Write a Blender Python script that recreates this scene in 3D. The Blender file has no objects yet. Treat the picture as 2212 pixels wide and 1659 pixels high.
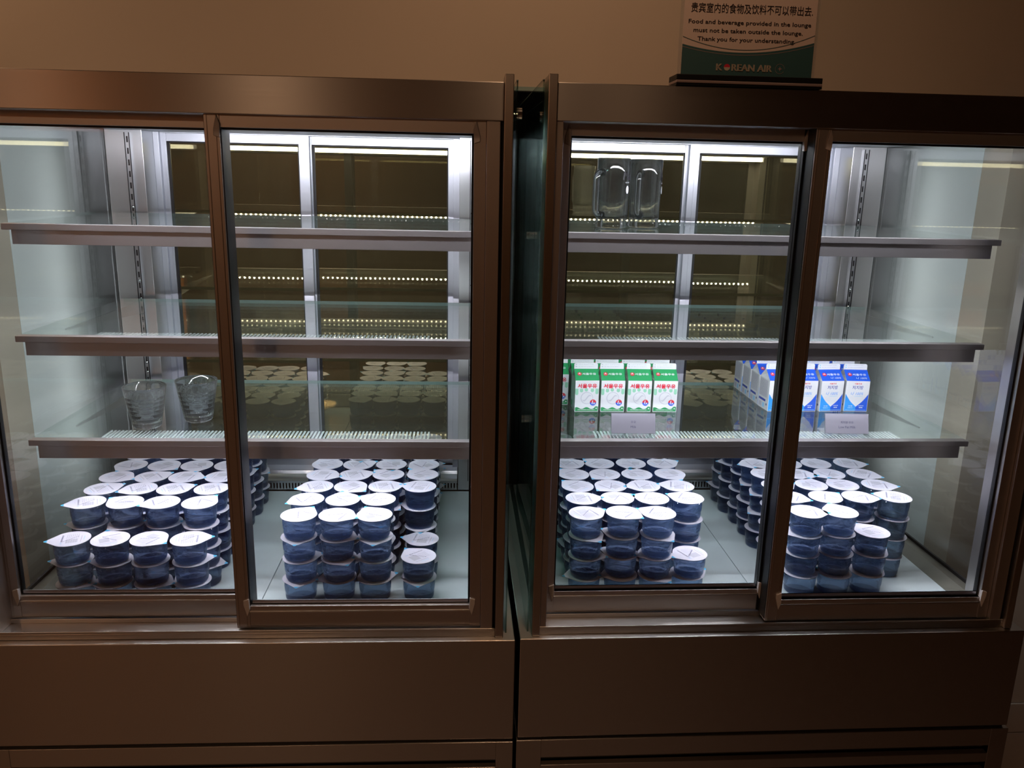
import bpy, math, random
from mathutils import Matrix, Vector
random.seed(7)
SC = bpy.context.scene
COL = SC.collection
PI = math.pi

# ------------------------------------------------------------------ camera
CX, CY, CZ = -0.1243, -1.3914, 0.8406
PITCH, YAW, ROLL, FPX = 13.9862, 4.1561, -1.2973, 1767.3174
Rc = Matrix.Rotation(math.radians(-YAW), 3, 'Z') @ Matrix.Rotation(math.radians(-PITCH), 3, 'X') @ Matrix.Rotation(math.radians(ROLL), 3, 'Y')
cam = bpy.data.cameras.new('camera'); cam_o = bpy.data.objects.new('camera', cam); COL.objects.link(cam_o)
cam.sensor_width = 36.0; cam.lens = FPX / 2212 * 36.0; cam.clip_start = 0.01
m3 = Matrix((Rc.col[0], Rc.col[2], -Rc.col[1])).transposed()
cam_o.matrix_world = Matrix.Translation((CX, CY, CZ)) @ m3.to_4x4()
SC.camera = cam_o

# ------------------------------------------------------------------ world, exposure, room light
SC.view_settings.view_transform = 'Standard'; SC.view_settings.look = 'None'
SC.view_settings.gamma = 1.0; SC.view_settings.exposure = 0.0
SC.view_settings.use_curve_mapping = False
world = bpy.data.worlds.new('world'); SC.world = world; world.use_nodes = True
world.node_tree.nodes['Background'].inputs[0].default_value = (1.0, 0.62, 0.36, 1)
world.node_tree.nodes['Background'].inputs[1].default_value = 0.02
LED_STRENGTH = 230.0
LAMP_STRENGTH = 75.0
COLUMN_STRENGTH = 12.0
ROOM_STRENGTH = 12.5
SC.cycles.max_bounces = 14; SC.cycles.transmission_bounces = 12; SC.cycles.transparent_max_bounces = 24
SC.cycles.glossy_bounces = 6; SC.cycles.diffuse_bounces = 4
SC.cycles.sample_clamp_indirect = 4.0
SC.cycles.caustics_reflective = False; SC.cycles.caustics_refractive = False
ROOM_Z = -0.86       # room floor; z = 0 is the ledge on top of the cooler base
CEIL_Z = 1.85

# ------------------------------------------------------------------ mesh builder
class MB:
    def __init__(s): s.v = []; s.f = []; s.m = []; s.sm = []; s.mats = []
    def mi(s, mat):
        if mat not in s.mats: s.mats.append(mat)
        return s.mats.index(mat)
    def add(s, vs, fs, mat, smooth=False, M=None):
        b = len(s.v)
        for p in vs: s.v.append(tuple(M @ Vector(p)) if M else tuple(p))
        k = s.mi(mat)
        for f in fs: s.f.append([b + i for i in f]); s.m.append(k); s.sm.append(smooth)
        return s
    def box(s, x0, x1, y0, y1, z0, z1, mat, M=None):
        vs = [(x, y, z) for x in (x0, x1) for y in (y0, y1) for z in (z0, z1)]
        return s.add(vs, [(0,1,3,2),(4,6,7,5),(0,4,5,1),(2,3,7,6),(0,2,6,4),(1,5,7,3)], mat, False, M)
    def prism(s, prof, x0, x1, mat, M=None):     # prof: (y,z) outline swept along x
        n = len(prof)
        vs = [(x0, a, b) for a, b in prof] + [(x1, a, b) for a, b in prof]
        fs = [(i, (i+1) % n, n + (i+1) % n, n + i) for i in range(n)] + [tuple(range(n))[::-1], tuple(range(n, 2*n))]
        return s.add(vs, fs, mat, False, M)
    def slab(s, pts, z0, z1, mat, M=None):       # outline in xy extruded in z
        n = len(pts)
        vs = [(a, b, z0) for a, b in pts] + [(a, b, z1) for a, b in pts]
        fs = [(i, (i+1) % n, n + (i+1) % n, n + i) for i in range(n)] + [tuple(range(n))[::-1], tuple(range(n, 2*n))]
        return s.add(vs, fs, mat, False, M)
    def lathe(s, prof, n, mat, M=None, smooth=True, wob=None):   # prof (r,z); r = 0 closes
        vs = []; fs = []; rings = []
        for j, (r, z) in enumerate(prof):
            if r < 1e-6: rings.append([len(vs)]); vs.append((0, 0, z))
            else:
                ring = []
                for i in range(n):
                    a = 2*PI*i/n; rr = r + (wob(a, z, j) if wob else 0)
                    ring.append(len(vs)); vs.append((rr*math.cos(a), rr*math.sin(a), z))
                rings.append(ring)
        for A, B in zip(rings, rings[1:]):
            if len(A) == 1 and len(B) == 1: continue
            for i in range(n):
                k = (i+1) % n
                if len(A) == 1: fs.append((A[0], B[k], B[i]))
                elif len(B) == 1: fs.append((A[i], A[k], B[0]))
                else: fs.append((A[i], A[k], B[k], B[i]))
        return s.add(vs, fs, mat, smooth, M)
    def cyl(s, p, q, r, n, mat, M=None):
        p = Vector(p); q = Vector(q); d = q - p
        T = Matrix.Translation(p) @ d.to_track_quat('Z', 'Y').to_matrix().to_4x4()
        if M: T = M @ T
        return s.lathe([(0, 0), (r, 0), (r, 0), (r, d.length), (r, d.length), (0, d.length)], n, mat, T, smooth=False)
    def tube(s, pts, r, n, mat, M=None):
        pts = [Vector(p) for p in pts]; vs = []; fs = []
        up = Vector((0, 1, 0.01)).normalized()
        for i, p in enumerate(pts):
            t = (pts[min(i+1, len(pts)-1)] - pts[max(i-1, 0)]).normalized()
            a = t.cross(up).normalized(); b = a.cross(t)
            rr = r[i] if isinstance(r, (list, tuple)) else r
            for k in range(n):
                an = 2*PI*k/n; vs.append(p + rr*(math.cos(an)*a + math.sin(an)*b))
        for i in range(len(pts)-1):
            for k in range(n):
                j = (k+1) % n; fs.append((i*n+k, i*n+j, (i+1)*n+j, (i+1)*n+k))
        fs.append(tuple(range(n))[::-1]); fs.append(tuple(range((len(pts)-1)*n, len(pts)*n)))
        return s.add(vs, fs, mat, True, M)
    def mesh(s, name):
        me = bpy.data.meshes.new(name); me.from_pydata(s.v, [], s.f)
        for m in s.mats: me.materials.append(m)
        me.polygons.foreach_set('material_index', s.m); me.polygons.foreach_set('use_smooth', s.sm)
        me.update(); return me
    def build(s, name, parent=None, bevel=0, loc=None):
        o = bpy.data.objects.new(name, s.mesh(name)); COL.objects.link(o)
        if parent: o.parent = parent
        if loc: o.location = loc
        if bevel:
            b = o.modifiers.new('bevel', 'BEVEL'); b.width = bevel; b.segments = 2; b.limit_method = 'ANGLE'; b.harden_normals = False
        return o

_tc = {}
def text2d(body, bold=0.0, shear=0.0):           # unit-height flat text: (verts2d, faces, width)
    key = (body, bold, shear)
    if key in _tc: return _tc[key]
    c = bpy.data.curves.new('lettering', 'FONT'); c.body = body; c.offset = bold; c.shear = shear; c.resolution_u = 2
    o = bpy.data.objects.new('lettering', c); COL.objects.link(o)
    dg = bpy.context.evaluated_depsgraph_get(); me = o.evaluated_get(dg).to_mesh()
    vs = [(v.co.x, v.co.y) for v in me.vertices]; fs = [tuple(p.vertices) for p in me.polygons]
    o.evaluated_get(dg).to_mesh_clear(); bpy.data.objects.remove(o); bpy.data.curves.remove(c)
    xs = [v[0] for v in vs]; ys = [v[1] for v in vs]
    w = max(xs) - min(xs); h = max(ys) - min(ys)
    r = ([((x - min(xs)) / h, (y - min(ys)) / h) for x, y in vs], fs, w / h)
    _tc[key] = r; return r
def put_text(mb, body, fr, u, v, h, mat, w=None, bold=0.0, shear=0.0, lift=0.0002):
    # fr(u,v,lift) -> 3D ; centred at (u,v), height h, optional full width w
    vs, fs, asp = text2d(body, bold, shear)
    sx = (w / asp) if w else h
    mb.add([fr(u + (x - asp/2)*sx, v + (y - .5)*h, lift) for x, y in vs], fs, mat)
def put_poly(mb, pts, fr, mat, lift=0.0001):
    mb.add([fr(x, y, lift) for x, y in pts], [tuple(range(len(pts)))], mat)
def put_disc(mb, u, v, ru, rv, fr, mat, lift=0.0002, n=20, a0=0, a1=2*PI):
    full = abs(a1 - a0 - 2*PI) < 1e-6
    pts = [(u + ru*math.cos(a0 + (a1-a0)*i/(n if full else n-1)), v + rv*math.sin(a0 + (a1-a0)*i/(n if full else n-1))) for i in range(n)]
    put_poly(mb, pts, fr, mat, lift)
def put_rect(mb, u0, u1, v0, v1, fr, mat, lift=0.0001): put_poly(mb, [(u0, v0), (u1, v0), (u1, v1), (u0, v1)], fr, mat, lift)
def put_dashes(mb, u0, u1, v, h, fr, mat, rnd, lift=0.0002, gap=.3, word=2.2):
    u = u0
    while u < u1:
        w = h*word*rnd.uniform(.5, 1.5); put_rect(mb, u, min(u+w, u1), v - h/2, v + h/2, fr, mat, lift); u += w + h*gap*rnd.uniform(1, 2.5)

# ------------------------------------------------------------------ materials
def mat(name, col, rough=.5, metal=0.0, trans=0.0, ior=1.45, spec=None, emit=None, es=0, coat=0):
    m = bpy.data.materials.new(name); m.use_nodes = True; b = m.node_tree.nodes['Principled BSDF']
    b.inputs['Base Color'].default_value = (*col, 1); b.inputs['Roughness'].default_value = rough
    b.inputs['Metallic'].default_value = metal; b.inputs['Transmission Weight'].default_value = trans; b.inputs['IOR'].default_value = ior
    if spec is not None: b.inputs['Specular IOR Level'].default_value = spec
    if coat: b.inputs['Coat Weight'].default_value = coat; b.inputs['Coat Roughness'].default_value = .15
    if emit: b.inputs['Emission Color'].default_value = (*emit, 1); b.inputs['Emission Strength'].default_value = es
    return m
def noise_bump(m, scale, strength, dist=.001, vec=(1, 1, 1), rough_var=None, col_var=None):
    nt = m.node_tree; N = nt.nodes; L = nt.links; b = N['Principled BSDF']
    tc = N.new('ShaderNodeTexCoord'); mp = N.new('ShaderNodeMapping'); mp.inputs['Scale'].default_value = vec
    no = N.new('ShaderNodeTexNoise'); no.inputs['Scale'].default_value = scale; no.inputs['Detail'].default_value = 4
    L.new(tc.outputs['Object'], mp.inputs['Vector']); L.new(mp.outputs['Vector'], no.inputs['Vector'])
    if strength:
        bp = N.new('ShaderNodeBump'); bp.inputs['Strength'].default_value = strength; bp.inputs['Distance'].default_value = dist
        L.new(no.outputs['Fac'], bp.inputs['Height']); L.new(bp.outputs['Normal'], b.inputs['Normal'])
    if rough_var:
        mr = N.new('ShaderNodeMapRange'); mr.inputs['To Min'].default_value, mr.inputs['To Max'].default_value = rough_var
        L.new(no.outputs['Fac'], mr.inputs['Value']); L.new(mr.outputs['Result'], b.inputs['Roughness'])
    if col_var:
        mx = N.new('ShaderNodeMix'); mx.data_type = 'RGBA'; mx.inputs['A'].default_value = (*col_var[0], 1); mx.inputs['B'].default_value = (*col_var[1], 1)
        L.new(no.outputs['Fac'], mx.inputs['Factor']); L.new(mx.outputs['Result'], b.inputs['Base Color'])
    return m
def emitter(name, col, s):
    m = bpy.data.materials.new(name); m.use_nodes = True; nt = m.node_tree; nt.nodes.clear()
    o = nt.nodes.new('ShaderNodeOutputMaterial'); e = nt.nodes.new('ShaderNodeEmission')
    e.inputs[0].default_value = (*col, 1); e.inputs[1].default_value = s; nt.links.new(e.outputs[0], o.inputs[0]); return m
def pane_mat(name, tint, ior=1.45, gloss=(1, 1, 1), extra=0.0, haze=None):
    m = bpy.data.materials.new(name); m.use_nodes = True; nt = m.node_tree; nt.nodes.clear(); N = nt.nodes; L = nt.links
    o = N.new('ShaderNodeOutputMaterial'); t = N.new('ShaderNodeBsdfTransparent'); g = N.new('ShaderNodeBsdfGlossy')
    t.inputs[0].default_value = (*tint, 1); g.inputs[0].default_value = (*gloss, 1); g.inputs['Roughness'].default_value = 0.0
    fr = N.new('ShaderNodeFresnel'); fr.inputs[0].default_value = ior
    ge = N.new('ShaderNodeNewGeometry'); im = N.new('ShaderNodeMix')      # same mirror strength on both faces of the thin pane
    im.inputs['A'].default_value = ior; im.inputs['B'].default_value = 1/ior
    L.new(ge.outputs['Backfacing'], im.inputs['Factor']); L.new(im.outputs['Result'], fr.inputs[0])
    ad = N.new('ShaderNodeMath'); ad.operation = 'ADD'; ad.inputs[1].default_value = extra; ad.use_clamp = True
    mx = N.new('ShaderNodeMixShader'); L.new(fr.outputs[0], ad.inputs[0]); L.new(ad.outputs[0], mx.inputs[0]); L.new(t.outputs[0], mx.inputs[1]); L.new(g.outputs[0], mx.inputs[2])
    out = mx
    if haze:
        d = N.new('ShaderNodeBsdfDiffuse'); d.inputs[0].default_value = (*haze[0], 1)
        m2 = N.new('ShaderNodeMixShader'); m2.inputs[0].default_value = haze[1]; L.new(mx.outputs[0], m2.inputs[1]); L.new(d.outputs[0], m2.inputs[2]); out = m2
    L.new(out.outputs[0], o.inputs[0]); return m

def brushed(m, axis, aniso):          # long highlights across the brushing direction
    nt = m.node_tree; N = nt.nodes; L = nt.links; b = N['Principled BSDF']; ge = N.new('ShaderNodeNewGeometry'); vm = N.new('ShaderNodeVectorMath'); vm.operation = 'CROSS_PRODUCT'
    L.new(ge.outputs['True Normal'], vm.inputs[0]); vm.inputs[1].default_value = axis; L.new(vm.outputs[0], b.inputs['Tangent']); b.inputs['Anisotropic'].default_value = aniso
    return m
STEEL = brushed(noise_bump(mat('brushed_steel', (.60, .57, .54), .3, 1.0), 3.0, 0, .0002, (2, 120, 300), (.31, .36)), (1, 0, 0), .85)
STEELV = brushed(noise_bump(mat('brushed_steel_upright', (.60, .56, .52), .3, 1.0), 3.0, 0, .0002, (300, 120, 2), (.26, .34)), (0, 0, 1), 0.8)
INSTEEL = brushed(noise_bump(mat('inner_steel', (.62, .62, .64), .3, 1.0), 3.0, 0, .0002, (300, 120, 2), (.26, .33)), (0, 0, 1), 0.7)
DOORALU = brushed(noise_bump(mat('door_frame_satin', (.66, .62, .60), .44, 1.0), 3.0, 0, .0002, (2, 120, 300), (.38, .46)), (0, 0, 1), 0.5)
ALU = brushed(noise_bump(mat('rear_door_aluminium', (.56, .57, .63), .34, 1.0), 3.0, 0, .0002, (300, 120, 2), (.3, .38)), (0, 0, 1), 0.6)
SATIN = brushed(noise_bump(mat('satin_shelf_steel', (.54, .51, .52), .42, 1.0), 3.0, 0, .0002, (2, 120, 300), (.38, .45)), (1, 0, 0), 0.7)
BLACK = noise_bump(mat('black_rubber', (.006, .006, .007), .45), 40, .2, .0005)
DARK = noise_bump(mat('dark_gap', (.004, .0035, .003), .8), 10, 0, .0005, rough_var=(.7, .9))
CAP = noise_bump(mat('frosted_plastic_cap', (.90, .87, .88), .4), 60, .1, .0004)
FLOORW = noise_bump(mat('white_floor_panel', (.66, .76, .80), .22), 20, .03, .0004)
CEILW = noise_bump(mat('cooler_ceiling', (.75, .75, .80), .3, .6), 10, .05, .0004)
GLASS = pane_mat('door_glass', (.965, .98, .975), 1.45)
SIDEGLASS = pane_mat('side_glass', (.935, .955, .95), 1.5)
GAPGLASS = pane_mat('green_outer_glass', (.66, .77, .73), 1.5)
SHELFGLASS = pane_mat('shelf_glass', (.93, .965, .955), 1.5, haze=((.55, .7, .66), .015))
GLASSEDGE = mat('glass_edge', (.30, .42, .40), .15)
noise_bump(GLASSEDGE, 60, .1)
REARGLASS = pane_mat('gold_mirror_glass', (.20, .17, .09), 1.45, (.90, .80, .45), .26, ((.50, .40, .20), .10))
RIB = noise_bump(mat('ribbed_diffuser', (.86, .91, .93), .4), 50, .05)
LED = emitter('led_dots', (.95, .93, 1.0), LED_STRENGTH)
COLFILL = emitter('added_column_fill', (.95, .97, 1.0), COLUMN_STRENGTH)  # added fill for the alcove side walls, not a cooler lamp
LAMP = emitter('lamp_tube', (.93, .92, 1.0), LAMP_STRENGTH)
LEDBASE = noise_bump(mat('led_strip_backing', (.8, .8, .8), .5), 30, .05)
TRIMM = noise_bump(mat('olive_side_trim', (.20, .19, .16), .4, .6), 20, .03, .0004)
CHROME = noise_bump(mat('polished_chrome', (.75, .78, .78), .12, 1.0), 30, .02)
WALL = noise_bump(mat('beige_wall_paint', (.62, .52, .42), .7), 2.0, .03, .002, (1, 1, 1), None, ((.56, .48, .395), (.62, .53, .43)))
ALCOVE = noise_bump(mat('white_alcove_paint', (.82,.85,.84), .6), 4, .02, .002, (1, 1, 1), None, ((.80, .83, .82), (.85, .88, .87)))
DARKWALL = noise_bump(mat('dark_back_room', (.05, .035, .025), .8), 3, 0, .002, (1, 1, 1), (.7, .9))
ROOMWALL = noise_bump(mat('brown_wood_wall', (.13, .08, .05), .6), 4, 0, .002, (8, 8, .6), None, ((.11, .07, .045), (.19, .12, .075)))
ORANGE = noise_bump(mat('orange_wood_panel', (.75, .28, .07), .5), 4, 0, .002, (10, 10, .6), None, ((.7, .26, .06), (.85, .36, .1)))
FLOORM = noise_bump(mat('dark_brown_floor', (.16, .10, .065), .5), 5, .05, .002, (1, 1, 1), None, ((.13, .08, .055), (.19, .12, .08)))
CEILM = noise_bump(mat('room_ceiling_paint', (.30, .24, .18), .8), 5, .02, .002)
ROOMFILL = emitter('added_warm_fill', (1.0, .60, .35), ROOM_STRENGTH * 8)
# merchandise
def clear_body(name, tint, refr, ior, frac, trl=None, bump=(70, .4, .003)):
    """see-through plastic or glass: part straight-through, part bent, plus surface gloss"""
    m = bpy.data.materials.new(name); m.use_nodes = True; nt = m.node_tree; nt.nodes.clear(); N = nt.nodes; L = nt.links
    o = N.new('ShaderNodeOutputMaterial'); t = N.new('ShaderNodeBsdfTransparent'); r = N.new('ShaderNodeBsdfRefraction'); g = N.new('ShaderNodeBsdfGlossy')
    t.inputs[0].default_value = (*tint, 1); r.inputs[0].default_value = (*refr, 1); r.inputs['IOR'].default_value = ior; r.inputs['Roughness'].default_value = 0
    g.inputs['Roughness'].default_value = .04; g.inputs[0].default_value = (1, 1, 1, 1)
    tc = N.new('ShaderNodeTexCoord'); mp = N.new('ShaderNodeMapping'); mp.inputs['Scale'].default_value = (1, 1, 1.6); no = N.new('ShaderNodeTexNoise'); no.inputs['Scale'].default_value = bump[0]
    bp = N.new('ShaderNodeBump'); bp.inputs['Strength'].default_value = bump[1]; bp.inputs['Distance'].default_value = bump[2]
    L.new(tc.outputs['Object'], mp.inputs[0]); L.new(mp.outputs[0], no.inputs['Vector']); L.new(no.outputs['Fac'], bp.inputs['Height'])
    L.new(bp.outputs[0], r.inputs['Normal']); L.new(bp.outputs[0], g.inputs['Normal'])
    m1 = N.new('ShaderNodeMixShader'); m1.inputs[0].default_value = frac; L.new(t.outputs[0], m1.inputs[1]); L.new(r.outputs[0], m1.inputs[2]); last = m1
    if trl:
        tr = N.new('ShaderNodeBsdfTranslucent'); tr.inputs[0].default_value = (*trl[0], 1)
        m2 = N.new('ShaderNodeMixShader'); m2.inputs[0].default_value = trl[1]; L.new(last.outputs[0], m2.inputs[1]); L.new(tr.outputs[0], m2.inputs[2]); last = m2
    fr = N.new('ShaderNodeFresnel'); ge = N.new('ShaderNodeNewGeometry'); im = N.new('ShaderNodeMix'); im.inputs['A'].default_value = 1.45; im.inputs['B'].default_value = 1/1.45
    L.new(ge.outputs['Backfacing'], im.inputs['Factor']); L.new(im.outputs['Result'], fr.inputs[0]); L.new(bp.outputs[0], fr.inputs['Normal'])
    m3 = N.new('ShaderNodeMixShader'); L.new(fr.outputs[0], m3.inputs[0]); L.new(last.outputs[0], m3.inputs[1]); L.new(g.outputs[0], m3.inputs[2]); L.new(m3.outputs[0], o.inputs[0])
    return m
WATER = clear_body('blue_cup_water', (.68, .81, .995), (.74, .86, 1.0), 1.30, .5, ((.48, .66, 1.0), .22))
LID = noise_bump(mat('white_foil_lid', (.72, .71, .84), .34), 90, .25, .0008)
RIMM = mat('cup_rim', (.62, .68, .84), .3, trans=.35); noise_bump(RIMM, 40, .05)
TABBLUE = noise_bump(mat('blue_lid_tab', (.10, .52, .88), .4), 60, .05)
INKN = noise_bump(mat('navy_ink', (.10, .11, .22), .5), 60, 0, rough_var=(.4, .6))
INKG = noise_bump(mat('grey_ink', (.36, .36, .46), .5), 60, 0, rough_var=(.4, .6))
INKLG = noise_bump(mat('pale_grey_ink', (.56, .56, .66), .5), 60, 0, rough_var=(.4, .6))
INKB = noise_bump(mat('sky_blue_ink', (.36, .66, .92), .5), 60, 0, rough_var=(.4, .6))
CLEAR = clear_body('clear_glassware', (.97, .985, .98), (.99, 1.0, 1.0), 1.42, .75, ((.95, .97, 1.0), .14), (30, .10, .0015))
MILKW = noise_bump(mat('carton_white', (.80, .80, .85), .4), 60, .03, .0004)
GREEN = noise_bump(mat('carton_green', (.02, .30, .10), .4), 60, .03, .0004)
LGREEN = noise_bump(mat('carton_pale_green', (.32, .66, .48), .4), 60, .03, .0004)
SIDEG = noise_bump(mat('carton_side_grey_green', (.50, .58, .52), .5), 60, .03, .0004)
RED = noise_bump(mat('carton_red', (.72, .03, .06), .4), 60, .03, .0004)
BLUE = noise_bump(mat('carton_blue', (.015, .10, .68), .4), 60, .03, .0004)
CYAN = noise_bump(mat('carton_bright_blue', (.03, .32, .88), .4), 60, .03, .0004)
NAVY = noise_bump(mat('carton_navy', (.06, .09, .40), .4), 60, .03, .0004)
SWIRL = noise_bump(mat('carton_pale_lilac', (.62, .62, .70), .4), 60, .03, .0004)
SIDEW = noise_bump(mat('carton_side_white', (.72, .73, .76), .45), 60, .03, .0004)
CARD = noise_bump(mat('grey_card', (.46, .45, .55), .6), 30, .03, .0004)
ACRYL = pane_mat('clear_acrylic', (.94, .95, .96), 1.49, haze=((.8, .8, .85), .06))
INKK = noise_bump(mat('black_ink', (.015, .013, .018), .5), 60, 0, rough_var=(.4, .6))
PAPER = noise_bump(mat('notice_paper', (.80, .66, .60), .3), 12, .05, .0006)
TEAL = noise_bump(mat('notice_teal', (.05, .13, .14), .3), 30, .05, .0006)
CREAM = noise_bump(mat('notice_cream_letters', (.60, .52, .42), .4), 30, .02)
FOIL = noise_bump(mat('plastic_crease', (.9, .92, .88), .15), 30, .1)
BLACKP = noise_bump(mat('black_plastic', (.003, .003, .003), .5), 30, .05)
LILAC = noise_bump(mat('grey_pink_strip', (.34, .26, .25), .5), 30, .05)

# ------------------------------------------------------------------ object helpers
def tag(o, label=None, cat=None, group=None, kind=None):
    if label: o['label'] = label
    if cat: o['category'] = cat
    if group: o['group'] = group
    if kind: o['kind'] = kind
    return o
def empty(name, M):
    o = bpy.data.objects.new(name, None); COL.objects.link(o); o.matrix_world = M; o.empty_display_size = .02
    return o
T = Matrix.Translation
def RZ(d): return Matrix.Rotation(math.radians(d), 4, 'Z')
# the two coolers' own frames: x 0..1 left to right, y 0 at the door face, z 0 on the base ledge
M_R = T((.002, 0, 0))
M_L = T((-.0068, 0, -.0023)) @ RZ(-.9257) @ Matrix.Rotation(math.radians(-.0542), 4, 'Y') @ T((-1, 0, 0))
FR = {'L': M_L, 'R': M_R}

# ------------------------------------------------------------------ the room
def struct(name, mb, **k):
    o = mb.build(name, **k); o['kind'] = 'structure'; return o
WY = .41; OX = 1.105; OZ = 1.03
b = MB()
b.box(-4, -OX, WY, WY+.10, ROOM_Z, CEIL_Z, WALL); b.box(-OX, OX, WY, WY+.10, OZ, CEIL_Z, WALL)
b.box(OX, 4, WY, WY+.10, -.47, CEIL_Z, WALL)
b.box(OX, 4, WY-.006, WY+.10, -.556, -.472, WALL)
b.box(OX, 4, WY-.006, WY+.10, ROOM_Z, -.560, WALL); b.box(OX, 4, WY+.004, WY+.09, -.57, -.45, DARK)
struct('wall_back', b)
b = MB(); b.box(-.06, .06, WY-.004, WY-.0005, OZ-.008, OZ, GLASSEDGE); struct('trim_3', b)
for nm, x in (('wall_left', -1), ('wall_right', 1)):
    b = MB(); b.box(min(x*OX, x*(OX+.1)), max(x*OX, x*(OX+.1)), WY+.101, 1.25, ROOM_Z, OZ+.15, ALCOVE); struct(nm, b)
b = MB(); b.box(-OX-.1, OX+.1, 1.251, 1.35, ROOM_Z, OZ+.15, DARKWALL); struct('wall_alcove', b)
b = MB(); b.box(-OX-.1, OX+.1, WY+.101, 1.35, OZ+.151, OZ+.2, DARKWALL); struct('ceiling_alcove', b)
b = MB(); b.box(-4, 4, -5, 1.35, ROOM_Z-.1, ROOM_Z, FLOORM); struct('floor', b)
b = MB(); b.box(-4, 4, -5, WY+.1, CEIL_Z, CEIL_Z+.1, CEILM); struct('ceiling', b)
b = MB()
b.box(-4, 4, -5.1, -5, ROOM_Z, CEIL_Z, ROOMWALL)
struct('wall_front', b)
b = MB(); b.box(-4.1, -4, -5, WY+.1, ROOM_Z, CEIL_Z, ROOMWALL); struct('wall_side_left', b)
b = MB(); b.box(4, 4.1, -5, WY+.1, ROOM_Z, CEIL_Z, ROOMWALL); struct('wall_side_right', b)
for k, (x0, x1) in enumerate(((-3.46, -2.88), (-3.98, -3.76))):
    b = MB(); b.box(x0, x1, -4.99, -4.9, 1.12, CEIL_Z-.05, ORANGE); o = b.build('wood_panel', bevel=.003); o['kind'] = 'structure'; o.name = 'trim_%d' % (k+1)
for k, (x, y, r) in enumerate(((-1.45, .10, .075), (.05, -.20, .060), (-3.2, -4.45, .115), (.9, -3.6, .055), (-1.5, -4.3, .125))):  # unseen lamps added to light the wall, notice and metal frames
    M = T((x, y, CEIL_Z - .004)); t = empty('added_ceiling_light', M)
    tag(t, ['added unseen warm ceiling lamp nearest the left cooler', 'added unseen warm ceiling lamp nearest the right cooler', 'added unseen warm ceiling lamp above the orange wood panels', 'small added unseen warm ceiling lamp at the right end', 'added unseen warm ceiling lamp above the middle of the brown wall'][k], 'ceiling light', 'unseen ceiling lamps added for fill')
    b = MB(); b.lathe([(r, -.002), (r+.02, -.004), (r+.02, .002), (r, .002)], 32, STEEL); b.build('ring', t)
    b = MB(); b.lathe([(0, 0), (r, 0)], 32, ROOMFILL); b.build('diffuser', t)

# ------------------------------------------------------------------ display coolers
def frame_rect(mb, x0, x1, z0, z1, y0, y1, wl, wr, wb, wt, m1, m2):
    mb.box(x0, x0+wl, y0, y1, z0, z1, m1); mb.box(x1-wr, x1, y0, y1, z0, z1, m1)
    mb.box(x0+wl, x1-wr, y0+.0015, y1, z0, z0+wb, m2); mb.box(x0+wl, x1-wr, y0+.0015, y1, z1-wt, z1, m2)
SH = (.7473, .5381, .332)
def sliding_door(root, x0, x1, y0, y1, z0, z1, wl, wr, wb, wt, front):
    b = MB(); b.box(x0, x0+wl, y0, y1, z0, z1, DOORALU); b.box(x1-wr, x1, y0, y1, z0, z1, DOORALU if front else BLACK)
    b.box(x0+wl, x1-wr, y0+.0015, y1, z0, z0+wb, DOORALU); b.box(x0+wl, x1-wr, y0+.0015, y1, z1-wt, z1, DOORALU)
    for xx in ((x0+.004, x0+wl-.006) if front else (x0+.004,)): b.box(xx, xx+.0012, y0-.0008, y0, z0, z1, STEELV)
    b.box(x0+wl, x1-wr, y0-.001, y0+.0015, z0+wb-.012, z0+wb-.009, STEEL)
    d = b.build('sliding_door', root, bevel=.0012)
    px0, px1, pz0, pz1 = x0+wl, x1-wr, z0+wb, z1-wt
    ym = (y0+y1)/2
    g = MB(); g.box(px0-.002, px1+.002, ym, ym+.004, pz0-.002, pz1+.002, GLASS); g.build('glass_pane', d)
    k = MB(); w = .0035
    k.box(px0, px0+w*(.5 if front else 1), y0+.003 if front else ym-.003, y1+.001 if front else ym+.007, pz0, pz1, BLACK); k.box(px1-w*(1 if front else .15), px1, ym-.003, ym+.007, pz0, pz1, BLACK)
    k.box(px0, px1, ym-.003, ym+.007, pz1-.003, pz1, BLACK); k.box(px0, px1, ym-.003, ym+.007, pz0, pz0+.0022, BLACK)
    k.box(px0+w, px1-w, ym-.003, ym-.0005, pz0+.0022, pz0+.008, ALU)
    k.build('gasket', d)
    for cx, sx in ((px0, 1), (px1, -1)):
        for cz, sz in ((pz0, -1), (pz1, 1)):
            c = MB(); h = .034
            pts = [(cx - sx*.001, cz + sz*(-.016)), (cx + sx*.006*0 + sx*.0, cz + sz*-.016), (cx + sx*.001, cz + sz*.006), (cx - sx*.004, cz + sz*.020), (cx - sx*.010, cz + sz*-.004), (cx - sx*.010, cz + sz*-.013)]
            vs = [(x, y0-.003, z) for x, z in pts] + [(x, y0+.006, z) for x, z in pts]; n = len(pts)
            c.add(vs, [tuple(range(n)), tuple(range(n, 2*n))[::-1]] + [(i, n+i, n+(i+1) % n, (i+1) % n) for i in range(n)], CAP)
            c.build('corner_cap', d, bevel=.001)
    return d

def louvre(mb, x0, x1, y, z0, z1, m):
    mb.prism([(y+.004, z1), (y+.006, z1), (y+.022, z0), (y+.020, z0)], x0, x1, m)

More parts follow.
